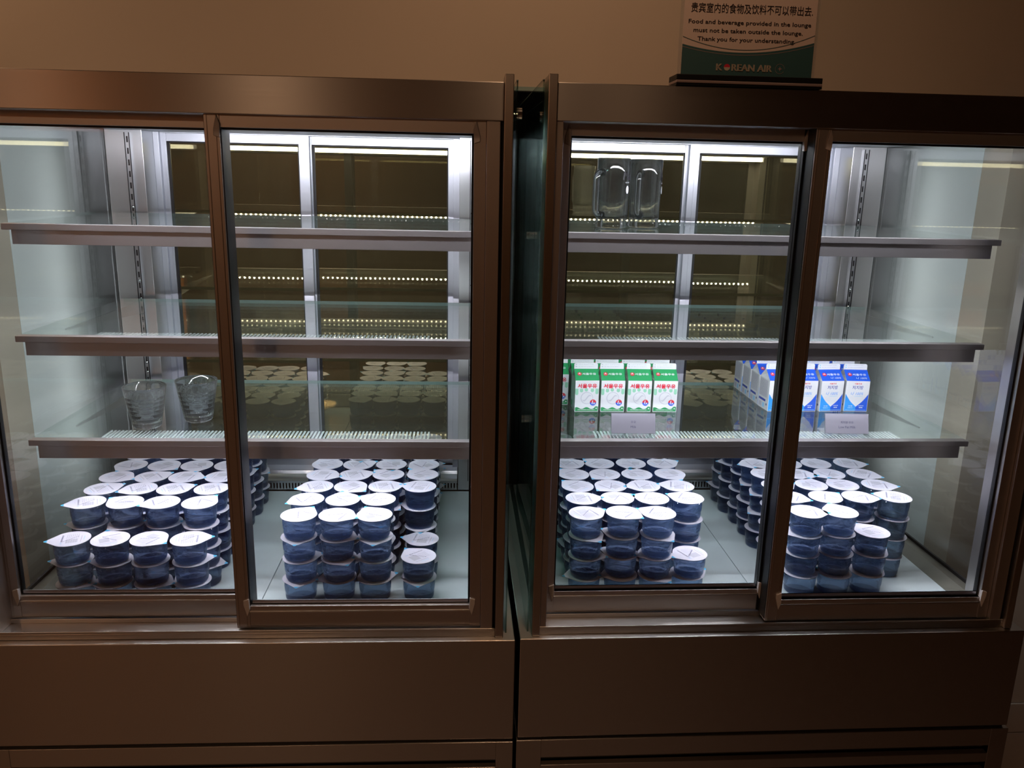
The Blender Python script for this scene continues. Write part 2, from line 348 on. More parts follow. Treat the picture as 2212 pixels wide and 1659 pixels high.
def make_cooler(side, label):
    root = empty('display_refrigerator', FR[side]); tag(root, label, 'refrigerator', 'display refrigerators')
    P = lambda mb, n, bevel=0: mb.build(n, root, bevel)
    # base
    b = MB(); xb = .984 if side == 'L' else 1.0     # the left base narrows towards the back
    b.slab([(0, -.015), (1, -.015), (xb, .80), (0, .80)], -.214, 0, STEEL); P(b, 'base_cabinet', .0015)
    b = MB(); b.slab([(.004, -.008), (.996, -.008), (xb-.004, .79), (.004, .79)], -.219, -.2145, DARK); P(b, 'seam_strip')
    b = MB(); x0, x1 = -.002, 1.003 if side == 'R' else 1.0; zb = ROOM_Z + .08
    b.box(x0, .047, -.017, .80, zb, -.220, STEEL); b.slab([(.967, -.017), (x1, -.017), (xb, .80), (.967, .80)], zb, -.220, STEEL)
    z = -.259; b.box(.047, .967, -.017, -.003, z, -.220, STEEL)
    for i in range(6):
        louvre(b, .047, .967, -.017, z-.018, z, STEEL); b.box(.047, .967, -.017, -.003, z-.039, z-.018, STEEL); z -= .039
    b.box(.047, .967, -.017, -.003, zb, z, STEEL); b.box(.047, .967, .012, .02, zb, -.22, DARK)
    P(b, 'louvred_panel', .0008)
    for fx in (.05, .91):
        for fy in (.03, .7):
            b = MB(); b.box(fx, fx+.04, fy, fy+.04, ROOM_Z, zb, BLACK); P(b, 'foot')
    # sill and tracks
    b = MB(); b.box(.038, .962, .0, .088, .0005, .012, STEEL); b.box(.038, .962, .0, .004, .012, .0165, STEEL)
    b.box(.038, .962, .040, .043, .012, .020, STEEL); b.box(.038, .962, .080, .088, .012, .020, STEEL); P(b, 'door_track', .0006)
    # posts, jambs, header
    for x in (.023, .962):
        b = MB(); b.box(x, x+.015, -.006, .06, 0.0005, 1.008, STEELV); P(b, 'corner_post', .0012)
    for xa, xb in ((.0385, .0505), (.934, .9565)):
        b = MB(); b.box(xa, xb, .002, .088, .012, .936, DOORALU); P(b, 'door_jamb', .001)
    b = MB(); b.box(.957, .962, .012, .088, .012, .936, BLACK); P(b, 'jamb_seal')
    b = MB(); b.box(.0385, .9615, .0, .090, .936, .996, STEEL); P(b, 'header', .0012)
    # inside
    b = MB(); b.box(.036, .964, .0905, .80, .942, .985, CEILW); P(b, 'inner_ceiling')
    lamp = MB(); lamp.box(.06, .94, .092, .1025, .920, .942, LEDBASE); lamp.box(.06, .94, .1025, .128, .9345, .942, LEDBASE); lo = P(lamp, 'ceiling_lamp')
    b = MB(); b.tube([(.07, .112, .9275), (.5, .112, .9275), (.93, .112, .9275)], .0065, 10, LAMP); b.build('lamp_tube', lo)
    for x in (.025, .969):
        b = MB(); b.box(x, x+.006, .061, .70, .004, 1.0, SIDEGLASS); g = P(b, 'side_glass')
        e = MB(); e.box(x-.0002, x+.0062, .061, .70, 1.0, 1.0015, GLASSEDGE); e.build('glass_rim', g)
    xo = .982 if side == 'L' else .0155       # tinted outer pane on the flank next to the other cooler
    b = MB(); b.box(xo, xo+.0025, .012, .70, .0005, 1.0, GAPGLASS); g = P(b, 'outer_glass')
    e = MB(); e.box(xo-.0002, xo+.0027, .012, .70, 1.0, 1.0012, GLASSEDGE); e.build('glass_rim', g)
    # floor
    b = MB(); b.box(.088, .4985, .09, .70, .006, .019, FLOORW); b.box(.5, .912, .09, .70, .006, .019, FLOORW); P(b, 'floor_panel', .0006)
    for s in (0, 1):
        f = (lambda x: 1-x) if s else (lambda x: x)
        b = MB(); pr = [(f(.088), .019), (f(.060), .030), (f(.036), .031), (f(.036), .004), (f(.088), .004)]
        if s: pr = pr[::-1]
        vs = [(x, .09, z) for x, z in pr] + [(x, .70, z) for x, z in pr]
        b.add(vs, [(0,1,2,3,4), (9,8,7,6,5)] + [(i, 5+i, 5+(i+1) % 5, (i+1) % 5) for i in range(5)], TRIMM); P(b, 'side_trim')
        b = MB(); b.box(min(f(.042), f(.037)), max(f(.042), f(.037)), .09, .70, .0312, .038, BLACK); P(b, 'side_seal')
        # rear corner column with slotted shelf standard
        b = MB(); xa, xb = sorted((f(.030), f(.118))); b.box(xa, xb, .705, .80, .004, .942, INSTEEL); P(b, 'rear_column', .001)
        b = MB(); xa, xb = sorted((f(.0795), f(.0915))); b.box(xa, xb, .6985, .7045, .05, .935, INSTEEL)
        for xx in (xa, xb-.0012): b.box(xx-.0002, xx+.0014, .6955, .6985, .05, .935, BLACK)
        st = P(b, 'slotted_standard')
        b = MB(); xm = (xa+xb)/2; z = .075
        while z < .92: b.box(xm-.0018, xm+.0018, .6975, .6984, z, z+.014, BLACK); z += .027
        b.build('slots', st)
        for z in (.76, .73, .58, .535, .37, .345, .12):
            b = MB(); b.lathe([(0, .0015), (.002, .0013), (.0034, 0)], 12, CHROME, T((xm, .6978, z)) @ Matrix.Rotation(PI/2, 4, 'X')); b.build('screw', st)
    # added upright fill strip on the rear column flank, brightens the alcove walls
    xo = .030 if side == 'L' else .970; sg = -1 if side == 'L' else 1
    b = MB(); b.slab([(xo, .712), (xo+sg*.0052, .724), (xo, .730)], .05, .93, LEDBASE); u = P(b, 'added_fill_strip')
    b = MB(); q = [(xo+sg*.0006, .7120, .06), (xo+sg*.0056, .7236, .06), (xo+sg*.0056, .7236, .92), (xo+sg*.0006, .7120, .92)]
    b.add(q, [(0, 1, 2, 3) if side == 'R' else (3, 2, 1, 0)], COLFILL); b.build('added_fill_face', u)
    # rear air grille box
    b = MB(); b.box(.12, .88, .706, .712, .0195, .024, INSTEEL); b.box(.12, .88, .706, .712, .040, .046, INSTEEL)
    x = .12
    while x < .877: b.box(x, x+.0042, .706, .712, .024, .040, INSTEEL); x += .0082
    b.box(.12, .88, .724, .728, .019, .044, DARK)
    b.prism([(.706, .046), (.712, .050), (.745, .052), (.748, .060), (.79, .062), (.79, .044), (.706, .044)], .12, .88, INSTEEL)
    P(b, 'air_grille')
    # rear doors
    def rear_door(xa, xb, ya, wl, wr):
        d = MB(); frame_rect(d, xa, xb, .0605, .940, ya, ya+.014, wl, wr, .022, .020, ALU, ALU)
        d.box(xa+wl*.55, xa+wl*.55+.001, ya-.0007, ya, .0605, .94, ALU)
        o = P(d, 'rear_sliding_door', .001)
        g = MB(); g.box(xa+wl, xb-wr, ya+.006, ya+.010, .0815, .921, REARGLASS); g.build('mirror_glass', o)
        k = MB(); y2 = ya+.003
        k.box(xa+wl, xa+wl+.007, y2, y2+.003, .0825, .92, BLACK); k.box(xb-wr-.003, xb-wr, y2, y2+.003, .0825, .92, BLACK)
        k.box(xa+wl, xb-wr, y2, y2+.003, .0825, .0865, BLACK); k.box(xa+wl, xb-wr, y2, y2+.003, .9165, .92, BLACK); k.build('gasket', o)
    if side == 'L': rear_door(.132, .50, .801-.014, .014, .026); rear_door(.474, .866, .8015, .03, .014)
    else: rear_door(.484, .866, .801-.014, .026, .014); rear_door(.132, .505, .8015, .014, .03)
    b = MB(); b.box(.118, .132, .775, .83, .06, .942, ALU); b.box(.866, .882, .775, .83, .06, .942, ALU)
    b.box(.132, .866, .787, .83, .940, .952, ALU); P(b, 'rear_frame', .0006)
    # shelves
    for i, s in enumerate(SH):
        t = MB()
        t.box(.053, .947, .1705, .190, s-.0115, s, SATIN)
        t.box(.069, .931, .173, .1765, s-.0375, s-.0115, SATIN); t.box(.069, .931, .1765, .195, s-.0235, s-.0225, STEEL)
        sh = P(t, 'shelf', .0012)
        g = MB(); g.box(.052, .948, .1905, .673, s-.008, s, SHELFGLASS); g.build('shelf_glass', sh)
        g = MB(); g.box(.052, .948, .6731, .6742, s-.008, s, GLASSEDGE); g.build('glass_rear_edge', sh)
        l = MB(); l.prism([(.1767, s-.024), (.1885, s-.024), (.1767, s-.0365)], .10, .90, LEDBASE); ls = l.build('led_strip', sh)
        l = MB(); nx, nz = .80, -.60
        n = 50
        for k in range(n):
            x = .10 + .80*(k+.5)/n; ym, zm = .1838, s-.0308
            ty, tz = .60, .80; h = .0026
            e1 = Vector((0, ty, tz)); e2 = Vector((0, nx, nz)); c0 = Vector((x, ym, zm))
            q = [c0 + e1*(sy*h) + Vector((sx*h, 0, 0)) for sx, sy in ((-1, -1), (1, -1), (1, 1), (-1, 1))] + [c0 + e1*(sy*h*.6) + Vector((sx*h*.6, 0, 0)) + e2*.0036 for sx, sy in ((-1, -1), (1, -1), (1, 1), (-1, 1))]
            l.add(q, [(4, 5, 6, 7), (0, 1, 5, 4), (1, 2, 6, 5), (2, 3, 7, 6), (3, 0, 4, 7)], LED)
        l.build('led_dots', ls)
        r = MB(); x = .17
        if i > 0:
            while x < .83: r.box(x, x+.0036, .1912, .268, s-.0105, s-.009, RIB); x += .0076
            r.build('ribbed_diffuser', sh)
        for xm in (.0855, .9145):
            br = MB(); br.box(xm-.0015, xm+.0015, .20, .6945, s-.0255, s-.0095, INSTEEL) if False else br.prism([(.30, s-.0115), (.6945, s-.040), (.6945, s-.009), (.30, s-.0085)], xm-.0015, xm+.0015, INSTEEL)
            br.build('shelf_bracket', sh)
    return root
R_ROOT = make_cooler('R', 'right steel display cooler holding milk cartons, glass mugs and water cups')
L_ROOT = make_cooler('L', 'left steel display cooler holding two tumblers and stacked water cups')
for side, root in (('L', L_ROOT), ('R', R_ROOT)):
    sliding_door(root, .0505, .502, .046, .070, .020, .938, .018, .0262, .045, .022, False)
    d = sliding_door(root, .4785 if side == 'L' else .4805, .9335, .010, .036, .0165, .938, .0245 if side == 'L' else .0275, .020, .044, .022, True)
    xs_ = .4785 if side == 'L' else .4805; b = MB(); b.box(xs_-.0010, xs_-.0001, .0125, .0385, .020, .936, BLACK); b.box(.4800, .5025, .0385, .0458, .020, .936, BLACK); b.box(.4845, .4851, .0378, .0385, .020, .936, STEELV); b.build('brush_seal', root)
# glass clamps in the gap between the coolers
for y, z in ((.10, .955), (.30, .965), (.50, .722), (.50, .285)):
    b = MB(); b.cyl((.9847, y, z), (.9902, y, z), .010, 20, CHROME); b.cyl((.9912, y, z), (.9967, y, z), .010, 20, CHROME); b.cyl((.9900, y, z), (.9914, y, z), .007, 12, BLACK)
    b.build('glass_clamp', L_ROOT)

# ------------------------------------------------------------------ water cups
RL = .0352
def lid_outline(n=44, rl=RL, tip=.0475, a_half=50):
    pts = []; ah = math.radians(a_half)
    for i in range(n+1):
        a = ah + (2*PI - 2*ah)*i/n; pts.append((rl*math.cos(a), rl*math.sin(a)))
    pts += [(tip-.0035, -.0035), (tip-.0008, -.0020), (tip, 0), (tip-.0008, .0020), (tip-.0035, .0035)]
    return pts
CH = .0445
def cup_body(mb, M=None, n=36):
    prof = [(0, .0012), (.021, .0012), (.0225, .0002), (.0262, .0002), (.0290, .0018), (.0304, .0055), (.0308, .0145), (.0309, .0175), (.0314, .0185), (.0318, .0200), (.0322, .0330), (.0316, .0345), (.0325, .0425), (0, .0425)]
    mb.lathe(prof, n, WATER, M)
    mb.lathe([(.0322, .0424), (.0345, .0424), (.0346, .0432), (0, .0432)], n, RIMM, M)
def cup_lid(mb, M=None, full=True, z=.0433):
    pts = lid_outline(); k = len(pts)
    def zz(x): return 0.0
    vs = [(x, y, z + zz(x)) for x, y in pts] + [(x, y, z+.0005 + zz(x)) for x, y in pts] + [(0, 0, z), (0, 0, z+.0005)]
    fs = [(i, (i+1) % k, k+(i+1) % k, k+i) for i in range(k)] + [((i+1) % k, i, 2*k) for i in range(k)] + [(k+i, k+(i+1) % k, 2*k+1) for i in range(k)]
    mb.add(vs, fs, LID, False, M)
    fr = lambda u, v, l: (Vector((u, v, z+.0005+l + zz(u)))) if not M else M @ Vector((u, v, z+.0005+l + zz(u)))
    put_poly(mb, [(.0412, -.0056), (.0442, -.0034), (.0467, -.0020), (.0476, 0), (.0467, .0020), (.0442, .0034), (.0412, .0056)], fr, TABBLUE, .00015)
    if full:
        rnd = random.Random(3); G = lambda u, v, l: fr(v, -u, l)
        put_text(mb, 'Jeju', G, -.0180, .0158, .0044, INKB, bold=.006)
        put_text(mb, 'purewater', G, .0050, .0150, .0052, INKN, w=.033, bold=.004)
        put_text(mb, 'Hanjin', G, .004, .0215, .0018, INKG)
        put_rect(mb, -.020, -.002, -.013, .008, G, INKLG, .00012)
        for i in range(7): put_dashes(mb, .001, .021, .0075 - i*.0033, .0007, G, INKG, rnd)
        for i in range(5): put_dashes(mb, -.019, -.003, .006 - i*.004, .0006, G, INKG, rnd, .0002)
        put_dashes(mb, -.021, .010, -.0185, .0010, G, INKG, rnd)
        put_dashes(mb, -.010, .008, -.0235, .0012, G, INKB, rnd)
        G2 = lambda u, v, l: fr(.8*u - .6*v, .6*u + .8*v, l)
        put_dashes(mb, -.016, .016, .001, .0016, G2, INKN, rnd, .0003, .5, 1.1)
b = MB(); cup_body(b); BODY_ME = b.mesh('cup')
b = MB(); cup_lid(b); LID_ME = b.mesh('foil_lid')
BLOCKS = {
 'A': ('L', [(.143, .217, .290, .366)]*8, (.112, .188, .263, .335, .408, .478, .548, .618)),
 'B': ('L', [(.578, .652, .725, .811), (.577, .650, .725, .813)] + [(.584, .656, .730, .806)]*6, (.125, .204, .278, .350, .418, .478, .548, .618)),
 'C': ('R', [(.140, .214, .285, .358)] + [(.144, .217, .291, .366)]*7, (.124, .202, .274, .347, .419, .486, .555, .622)),
 'D': ('R', [(.594, .666, .737, .81)] + [(.592, .668, .742, .822)]*7, (.124, .204, .274, .345, .416, .486, .555, .622)),
}
HT = {}
for k in BLOCKS:
    for r in range(8):
        for c in range(4): HT[k, r, c] = 4
for c in range(4): HT['A', 0, c] = 3
HT['B', 0, 3] = 2; HT['B', 1, 3] = 2; HT['C', 0, 3] = 2; HT['D', 0, 2] = 3; HT['D', 0, 3] = 0
ANG = {('A',0,0):197,('A',0,1):120,('A',0,2):330,('A',0,3):12,('A',1,0):203,('A',1,1):150,('A',1,2):206,('A',1,3):60,('A',2,0):40,('A',2,1):208,('A',2,2):30,('A',3,0):340,
       ('B',0,0):62,('B',0,1):338,('B',0,2):120,('B',0,3):130,('B',1,0):214,('B',1,1):100,('B',1,2):160,('B',1,3):170,('B',2,0):200,('B',2,1):320,('B',2,2):15,('B',2,3):165,('B',3,0):345,('B',3,1):20,
       ('C',0,0):25,('C',0,1):318,('C',0,2):150,('C',0,3):205,('C',1,0):5,('C',1,1):25,('C',1,2):155,('C',1,3):150,('C',2,0):130,('C',2,1):220,('C',2,2):185,('C',2,3):165,('C',3,3):290,('C',4,3):20,
       ('D',0,0):350,('D',0,1):95,('D',0,2):110,('D',1,1):30,('D',1,2):345,('D',1,3):155,('D',2,3):345,('D',3,3):325,('D',4,3):350}
COLN = ('leftmost', 'second', 'third', 'rightmost'); ROWN = ('front', 'second', 'third', 'fourth', 'fifth', 'sixth', 'seventh', 'back')
BLN = {'A': "left cooler's left block", 'B': "left cooler's right block", 'C': "right cooler's left block", 'D': "right cooler's right block"}
def shows(k, r, c, l):
    h = HT[k, r, c]
    if l == h-1 or r == 0: return True
    if HT[k, r-1, c] <= l: return True
    if k in 'AB' and c == 3: return r < 7
    if k in 'CD' and c == 0: return r < 7
    if k == 'D' and c == 3 and r == 1: return True
    if k in 'AB' and c < 3 and HT[k, r, c+1] <= l: return True
    if k == 'D' and c == 2 and r == 1: return l >= 2
    return False
rest = MB(); n_ind = 0
for k, (side, xs, ys) in BLOCKS.items():
    for r in range(8):
        for c in range(4):
            jx, jy = random.uniform(-.0012, .0012), random.uniform(-.0015, .0015)
            for l in range(HT[k, r, c]):
                top = l == HT[k, r, c]-1
                dx = 0 if top else random.uniform(-.002, .002); dy = 0 if top else random.uniform(-.0025, .0025)
                ang = ANG.get((k, r, c)) if top else None
                if ang is None: ang = random.uniform(0, 360)
                if not top and r == 0: ang = random.choice((190, 200, 345, 20, 150) if k in 'AD' else (190, 200, 270, 300, 340, 20, 150))
                M = FR[side] @ T((xs[r][c]+jx+dx, ys[r]+jy+dy, .0192 + l*CH)) @ RZ(ang)
                if shows(k, r, c, l):
                    w = ('top of the stack' if top else 'bottom of the stack' if l == 0 else 'second from the bottom' if l == 1 else 'second from the top')
                    t = empty('water_cup', M)
                    tag(t, "blue water cup, %s, %s row, %s stack, %s" % (BLN[k], ROWN[r], COLN[c], w), 'water cup', 'foil-lidded water cups stacked on the cooler floors')
                    for me, nm in ((BODY_ME, 'cup'), (LID_ME, 'foil_lid')):
                        o = bpy.data.objects.new(nm, me); COL.objects.link(o); o.parent = t
                    n_ind += 1
                else:
                    cup_body(rest, M, 20); cup_lid(rest, M, False)
print('individual cups', n_ind)
o = rest.build('water_cup'); tag(o, 'blue water cups inside the stacked blocks, beneath their top layer', 'water cup', 'foil-lidded water cups stacked on the cooler floors', 'stuff')

# ------------------------------------------------------------------ milk cartons
CW = .0545; HB = .073; ZG = .0945; ZF = .108
def carton_meshes(kind):
    h = CW/2; body = MB(); top = MB(); rnd = random.Random(5)
    side_m = SIDEG if kind == 'g' else SIDEW
    body.add([(-h,-h,0),(h,-h,0),(h,-h,HB),(-h,-h,HB)], [(0,1,2,3)], MILKW)
    body.add([(-h,h,0),(h,h,0),(h,h,HB),(-h,h,HB)], [(3,2,1,0)], MILKW)
    body.add([(-h,-h,0),(-h,h,0),(-h,h,HB),(-h,-h,HB)], [(3,2,1,0)], side_m)
    body.add([(h,-h,0),(h,h,0),(h,h,HB),(h,-h,HB)], [(0,1,2,3)], side_m)
    body.add([(-h,-h,0),(h,-h,0),(h,h,0),(-h,h,0)], [(3,2,1,0)], MILKW)
    F = lambda u, v, l: (u, -h-l, v)
    S = lambda u, v, l: (-h-l, -u, v)
    S2 = lambda u, v, l: (h+l, u, v)
    gm = GREEN if kind == 'g' else BLUE
    # gable
    r = .0022
    top.add([(-h,-h,HB),(h,-h,HB),(h,-r,ZG),(-h,-r,ZG)], [(0,1,2,3)], gm)
    top.add([(-h,h,HB),(h,h,HB),(h,r,ZG),(-h,r,ZG)], [(3,2,1,0)], gm)
    for s in (-1, 1):
        q = [(s*h,-h,HB),(s*h,h,HB),(s*(h-.014),0,HB+.012),(s*h,-r,ZG),(s*h,r,ZG)]
        top.add(q, [(0,2,3),(1,4,2),(2,4,3),(0,1,2)], side_m)
    pts = [(-h, ZG-.001), (h, ZG-.001), (h, ZF-.003), (h-.003, ZF), (-h+.003, ZF), (-h, ZF-.003)]
    vs = [(x, -.0012, z) for x, z in pts] + [(x, .0012, z) for x, z in pts]
    top.add(vs, [tuple(range(6)), tuple(range(6, 12))[::-1]] + [(i, 6+i, 6+(i+1) % 6, (i+1) % 6) for i in range(6)], MILKW)
    FT = lambda u, v, l: (u, -.0012-l, v)
    for zz in (.1045, .0995):
        put_dashes(top, -h+.010, h-.010, zz, .0015, FT, INKLG, rnd, .0002, .5, 1.0)
        put_rect(top, -h+.003, -h+.0065, zz-.0012, zz+.0012, FT, INKLG if kind == 'g' else INKB, .0002)
    sl = Vector((0, h-r, ZG-HB)); sl.normalize(); nrm = Vector((0, -sl.z, sl.y))
    def G(u, v, l): p = Vector((u, -h, HB)) + sl*v + nrm*l; return tuple(p)
    put_disc(top, -.0165, .0185, .0048, .0048, G, RED, .0002)
    put_rect(top, -.0195, -.0135, .0180, .0192, G, MILKW, .0003); put_disc(top, -.0165, .0205, .0012, .0012, G, MILKW, .0003)
    put_text(top, '서울우유', G, .0055, .0185, .0062, MILKW, w=.032, bold=.02)
    if kind == 'g':
        put_text(body, '서울우유', F, 0, .0605, .0105, RED, w=.0445, bold=.035, lift=.0004)
        # hanging drops
        for x, d in ((-.0235, .043), (-.013, .0495), (-.002, .0515), (.012, .050), (.0225, .045)):
            put_disc(body, x, d, .0040 if abs(x) < .02 else .0036, .0040, F, LGREEN, .0002)
            put_rect(body, x-.0036, x+.0036, d, .054, F, LGREEN, .00015)
        put_disc(body, 0, .032, .0145, .0145, F, SWIRL, .0001, 28); put_disc(body, .0004, .032, .0128, .0128, F, MILKW, .00018, 28)
        n = 16; up = []; lo = []
        for i in range(n+1):
            t_ = i/n; x = -.011 + .022*t_; y = .032 + .0062*math.sin((t_-.5)*2*PI*.8); wd = .0022*math.sin(PI*t_)+.0002
            up.append((x, y+wd)); lo.append((x, y-wd))
        for i in range(n): put_poly(body, [lo[i], lo[i+1], up[i+1], up[i]], F, SWIRL, .0003)
        put_disc(body, .0145, .0215, .0072, .0072, F, RED, .0003, 16, 0, PI); put_disc(body, .0145, .0215, .0072, .0072, F, BLUE, .0003, 16, PI, 2*PI)
        put_text(body, '1', F, .0130, .0222, .0085, MILKW, bold=.04, shear=.2, lift=.0005); put_text(body, 'A', F, .0170, .0198, .0050, MILKW, bold=.03, lift=.0005)
        m = 24
        for i in range(m):
            f = lambda t_: .0085 + .0022*math.sin(t_*4.6*PI+.6) + (.002 if t_ > .85 else 0)
            a, c2 = i/m, (i+1)/m
            put_poly(body, [(-h+.001+(CW-.002)*a, .0012), (-h+.001+(CW-.002)*c2, .0012), (-h+.001+(CW-.002)*c2, f(c2)), (-h+.001+(CW-.002)*a, f(a))], F, GREEN, .0002)
        put_dashes(body, -.020, .019, .0045, .0014, F, MILKW, rnd, .0004, .4, 1.6); put_disc(body, .0225, .0078, .0016, .0016, F, MILKW, .0005, 10)
        for Q in (S, S2):
            for i in range(12): put_dashes(body, -.022, .022, .066-i*.0036, .0011, Q, LGREEN, rnd)
            put_rect(body, -.022, -.006, .006, .018, Q, GREEN); put_rect(body, .004, .020, .008, .016, Q, SIDEW)
    else:
        put_text(top, '나 100%', G, .009, .0085, .0060, MILKW, w=.026, shear=.3)
        put_text(body, '서울우유', F, 0, .0665, .0036, RED, w=.0175, bold=.02)
        put_text(body, '저지방', F, 0, .0575, .0090, NAVY, w=.0255, bold=.012)
        put_text(body, '나 100%', F, 0, .0430, .0080, CYAN, w=.030, shear=.3)
        put_dashes(body, -.006, .014, .0365, .0009, F, INKB, rnd)
        m = 16
        for sgn, mm in ((-1, CYAN), (1, BLUE)):
            pr = []
            for i in range(m+1):
                t_ = i/m; x = h-.0008 - (h-.0008)*t_; y = .041 - .0275*(t_**.62 if t_ < 1 else 1)
                y = .042 - .026*math.sin(t_*PI/2)**1.0 if t_ < .6 else .042 - .026*math.sin(.3*PI) - (t_-.6)*.024
                pr.append((sgn*x, y))
            for i in range(m): put_poly(body, [(pr[i][0], .001), (pr[i+1][0], .001), pr[i+1], pr[i]], F, mm, .0002)
        put_dashes(body, -.017, -.007, .013, .0016, F, MILKW, rnd, .0004, .3, 1.2); put_dashes(body, -.018, -.006, .0085, .0024, F, INKB, rnd, .0004, .3, 1.2)
        put_dashes(body, .006, .018, .014, .0016, F, MILKW, rnd, .0004, .3, 1.2); put_dashes(body, .008, .016, .0095, .0024, F, MILKW, rnd, .0004, .3, 1.2)
        put_dashes(body, -.024, .024, .0035, .0010, F, INKB, rnd, .0004)
        for Q in (S, S2):
            for i in range(17): put_dashes(body, -.024, .018, .069-i*.0024, .0011, Q, INKG, rnd)
            put_rect(body, -.024, .012, .019, .0245, Q, NAVY); put_rect(body, -.022, -.008, .004, .015, Q, INKLG); put_rect(body, -.004, .008, .004, .015, Q, INKB); put_disc(body, .018, .014, .003, .003, Q, INKN, .0002, 10)
    # an alternate side for the front cartons with a barcode
    return body.mesh('carton_body'), top.mesh('gable_top')
GB, GT = carton_meshes('g'); BB, BT = carton_meshes('b')
def carton(name, me, M, label, cat, group):
    t = empty(name, M); tag(t, label, cat, group)
    for m_, nm in zip(me, ('carton_body', 'gable_top')):
        o = bpy.data.objects.new(nm, m_); COL.objects.link(o); o.parent = t
gx = (.112, .1735, .2335, .2955, .3555); gy = (.4150, .4740, .5330, .5920)
for r in range(4):
    for c in range(5):
        if c == 0 and r == 0: continue
        M = M_R @ T((gx[c] + (.0 if r == 0 else random.uniform(-.001, .001)), gy[r], SH[2]+.0003)) @ RZ((1.2, 0, -1.2, -1.5)[c-1] if r == 0 and c else random.uniform(-.5, .5))
        cn = ('half hidden by the door frame', 'leftmost full carton', 'second full carton', 'third full carton', 'rightmost')[c]
        carton('milk_carton', (GB, GT), M, 'green and white milk carton, %s row, %s' % (('front', 'second', 'third', 'back')[r], cn), 'milk carton', 'green milk cartons on the lowest right shelf')
bx = (.6255, .6875, .7490, .8130)
for r in range(4):
    for c in range(4):
        M = M_R @ T((bx[c] + (0 if r == 0 else random.uniform(-.001, .001)), (.4235 if r == 0 else .4235 + r*.0595), SH[2]+.0003)) @ RZ((3, 1, 3.5, -4)[c] if r == 0 else random.uniform(-.6, .6))
        carton('milk_carton', (BB, BT), M, 'blue low fat milk carton, %s row, %s of four' % (('front', 'second', 'third', 'back')[r], ('leftmost', 'second', 'third', 'rightmost')[c]), 'milk carton', 'blue low fat milk cartons on the lowest right shelf')

# small acrylic name cards
def name_card(cx, cy, rot, l1, l2, label):
    M = M_R @ T((cx, cy, SH[2]+.0003)) @ RZ(rot); t = empty('name_card_holder', M); tag(t, label, 'sign', 'small acrylic name card holders')
    w = .047; tilt = math.radians(18)
    Fm = Matrix.Rotation(-tilt, 4, 'X')
    b = MB(); b.box(-w, w, -.0008, .0008, .0016, .046, ACRYL, Fm); b.box(-w, w, -.004, .044, 0, .0016, ACRYL)
    b.box(-w, w, .0012, .0022, .0016, .046, ACRYL, Fm); b.build('acrylic_stand', t)
    b = MB(); b.box(-w+.001, w-.001, -.0016, -.0010, .0030, .0445, CARD, Fm)
    fr = lambda u, v, l: Fm @ Vector((u, -.0016-l, v))
    put_text(b, l1, fr, 0, .0265, .0052, INKN); put_text(b, l2, fr, 0, .0165, .0048, INKN)
    b.build('printed_card', t)
name_card(.2455, .2130, -1.5, '우유', 'Milk', 'small grey card reading Milk in front of the green cartons')
name_card(.7040, .2130, -3, '저지방 우유', 'Low Fat Milk', 'small grey card reading Low Fat Milk in front of blue cartons')

# ------------------------------------------------------------------ glassware
def mug(cx, cy, rot, label):
    M = M_R @ T((cx, cy, SH[0]+.0003)) @ RZ(rot); t = empty('beer_mug', M); tag(t, label, 'mug', 'glass beer mugs on the top right shelf')
    R_ = .0335; H = .142
    def wob(a, z, j): return -.0009*max(0, math.cos(10*a)) if z > .018 and z < .10 else 0
    b = MB(); b.lathe([(0, .003), (.024, .003), (.030, 0), (.0325, .0012), (.0340, .005), (.0340, .010), (.0318, .014), (.0330, .019), (.0330, .030), (R_, .06), (R_+.0003, .10), (R_+.0008, H-.002), (R_-.0002, H), (R_-.0012, H-.0015), (R_-.0020, .10), (R_-.0026, .030), (R_-.006, .0225), (.012, .020), (0, .0215)], 60, CLEAR, wob=wob)
    b.build('glass_body', t)
    b = MB(); pts = []; x0 = -R_+.0035
    for i in range(9): a = PI/2*i/8; pts.append((x0 - .018*math.sin(a)*1.0 - .006, 0, .112 - .014*(1-math.cos(a)) if False else .112 - .016*(1-math.cos(a))))
    pts = [(x0-.002, 0, .113)] + [(x0-.008-.013*math.sin(PI/2*i/6), 0, .113-.016*(1-math.cos(PI/2*i/6))) for i in range(7)] + [(x0-.021, 0, .08), (x0-.021, 0, .05)] + [(x0-.008-.013*math.cos(PI/2*i/6), 0, .040-.012*math.sin(PI/2*i/6)) for i in range(7)] + [(x0-.002, 0, .027)]
    b.tube(pts, [.0085]+[.0072]*(len(pts)-2)+[.0095], 14, CLEAR); b.build('handle', t)
    b = MB(); RR = R_+.0009
    def cyl(u, v, l): a = math.radians(-86) + u/RR; return ((RR+l)*math.cos(a), (RR+l)*math.sin(a), v)
    for du in (-.0005, 0, .0005): put_text(b, 'Max', cyl, .004+du, .107, .0165, INKK, w=.030, shear=.25, lift=.0003)
    put_text(b, 'ALL MALT', cyl, .003, .0935, .0025, MILKW, w=.014)
    put_disc(b, .003, .079, .0046, .0080, cyl, MILKW, .0002)
    b.build('logo_print', t)
mug(.2010, .3400, 38, 'clear glass beer mug with a dark logo, left of the pair')
mug(.2780, .3790, 60, 'clear glass beer mug with a dark logo, right of the pair')
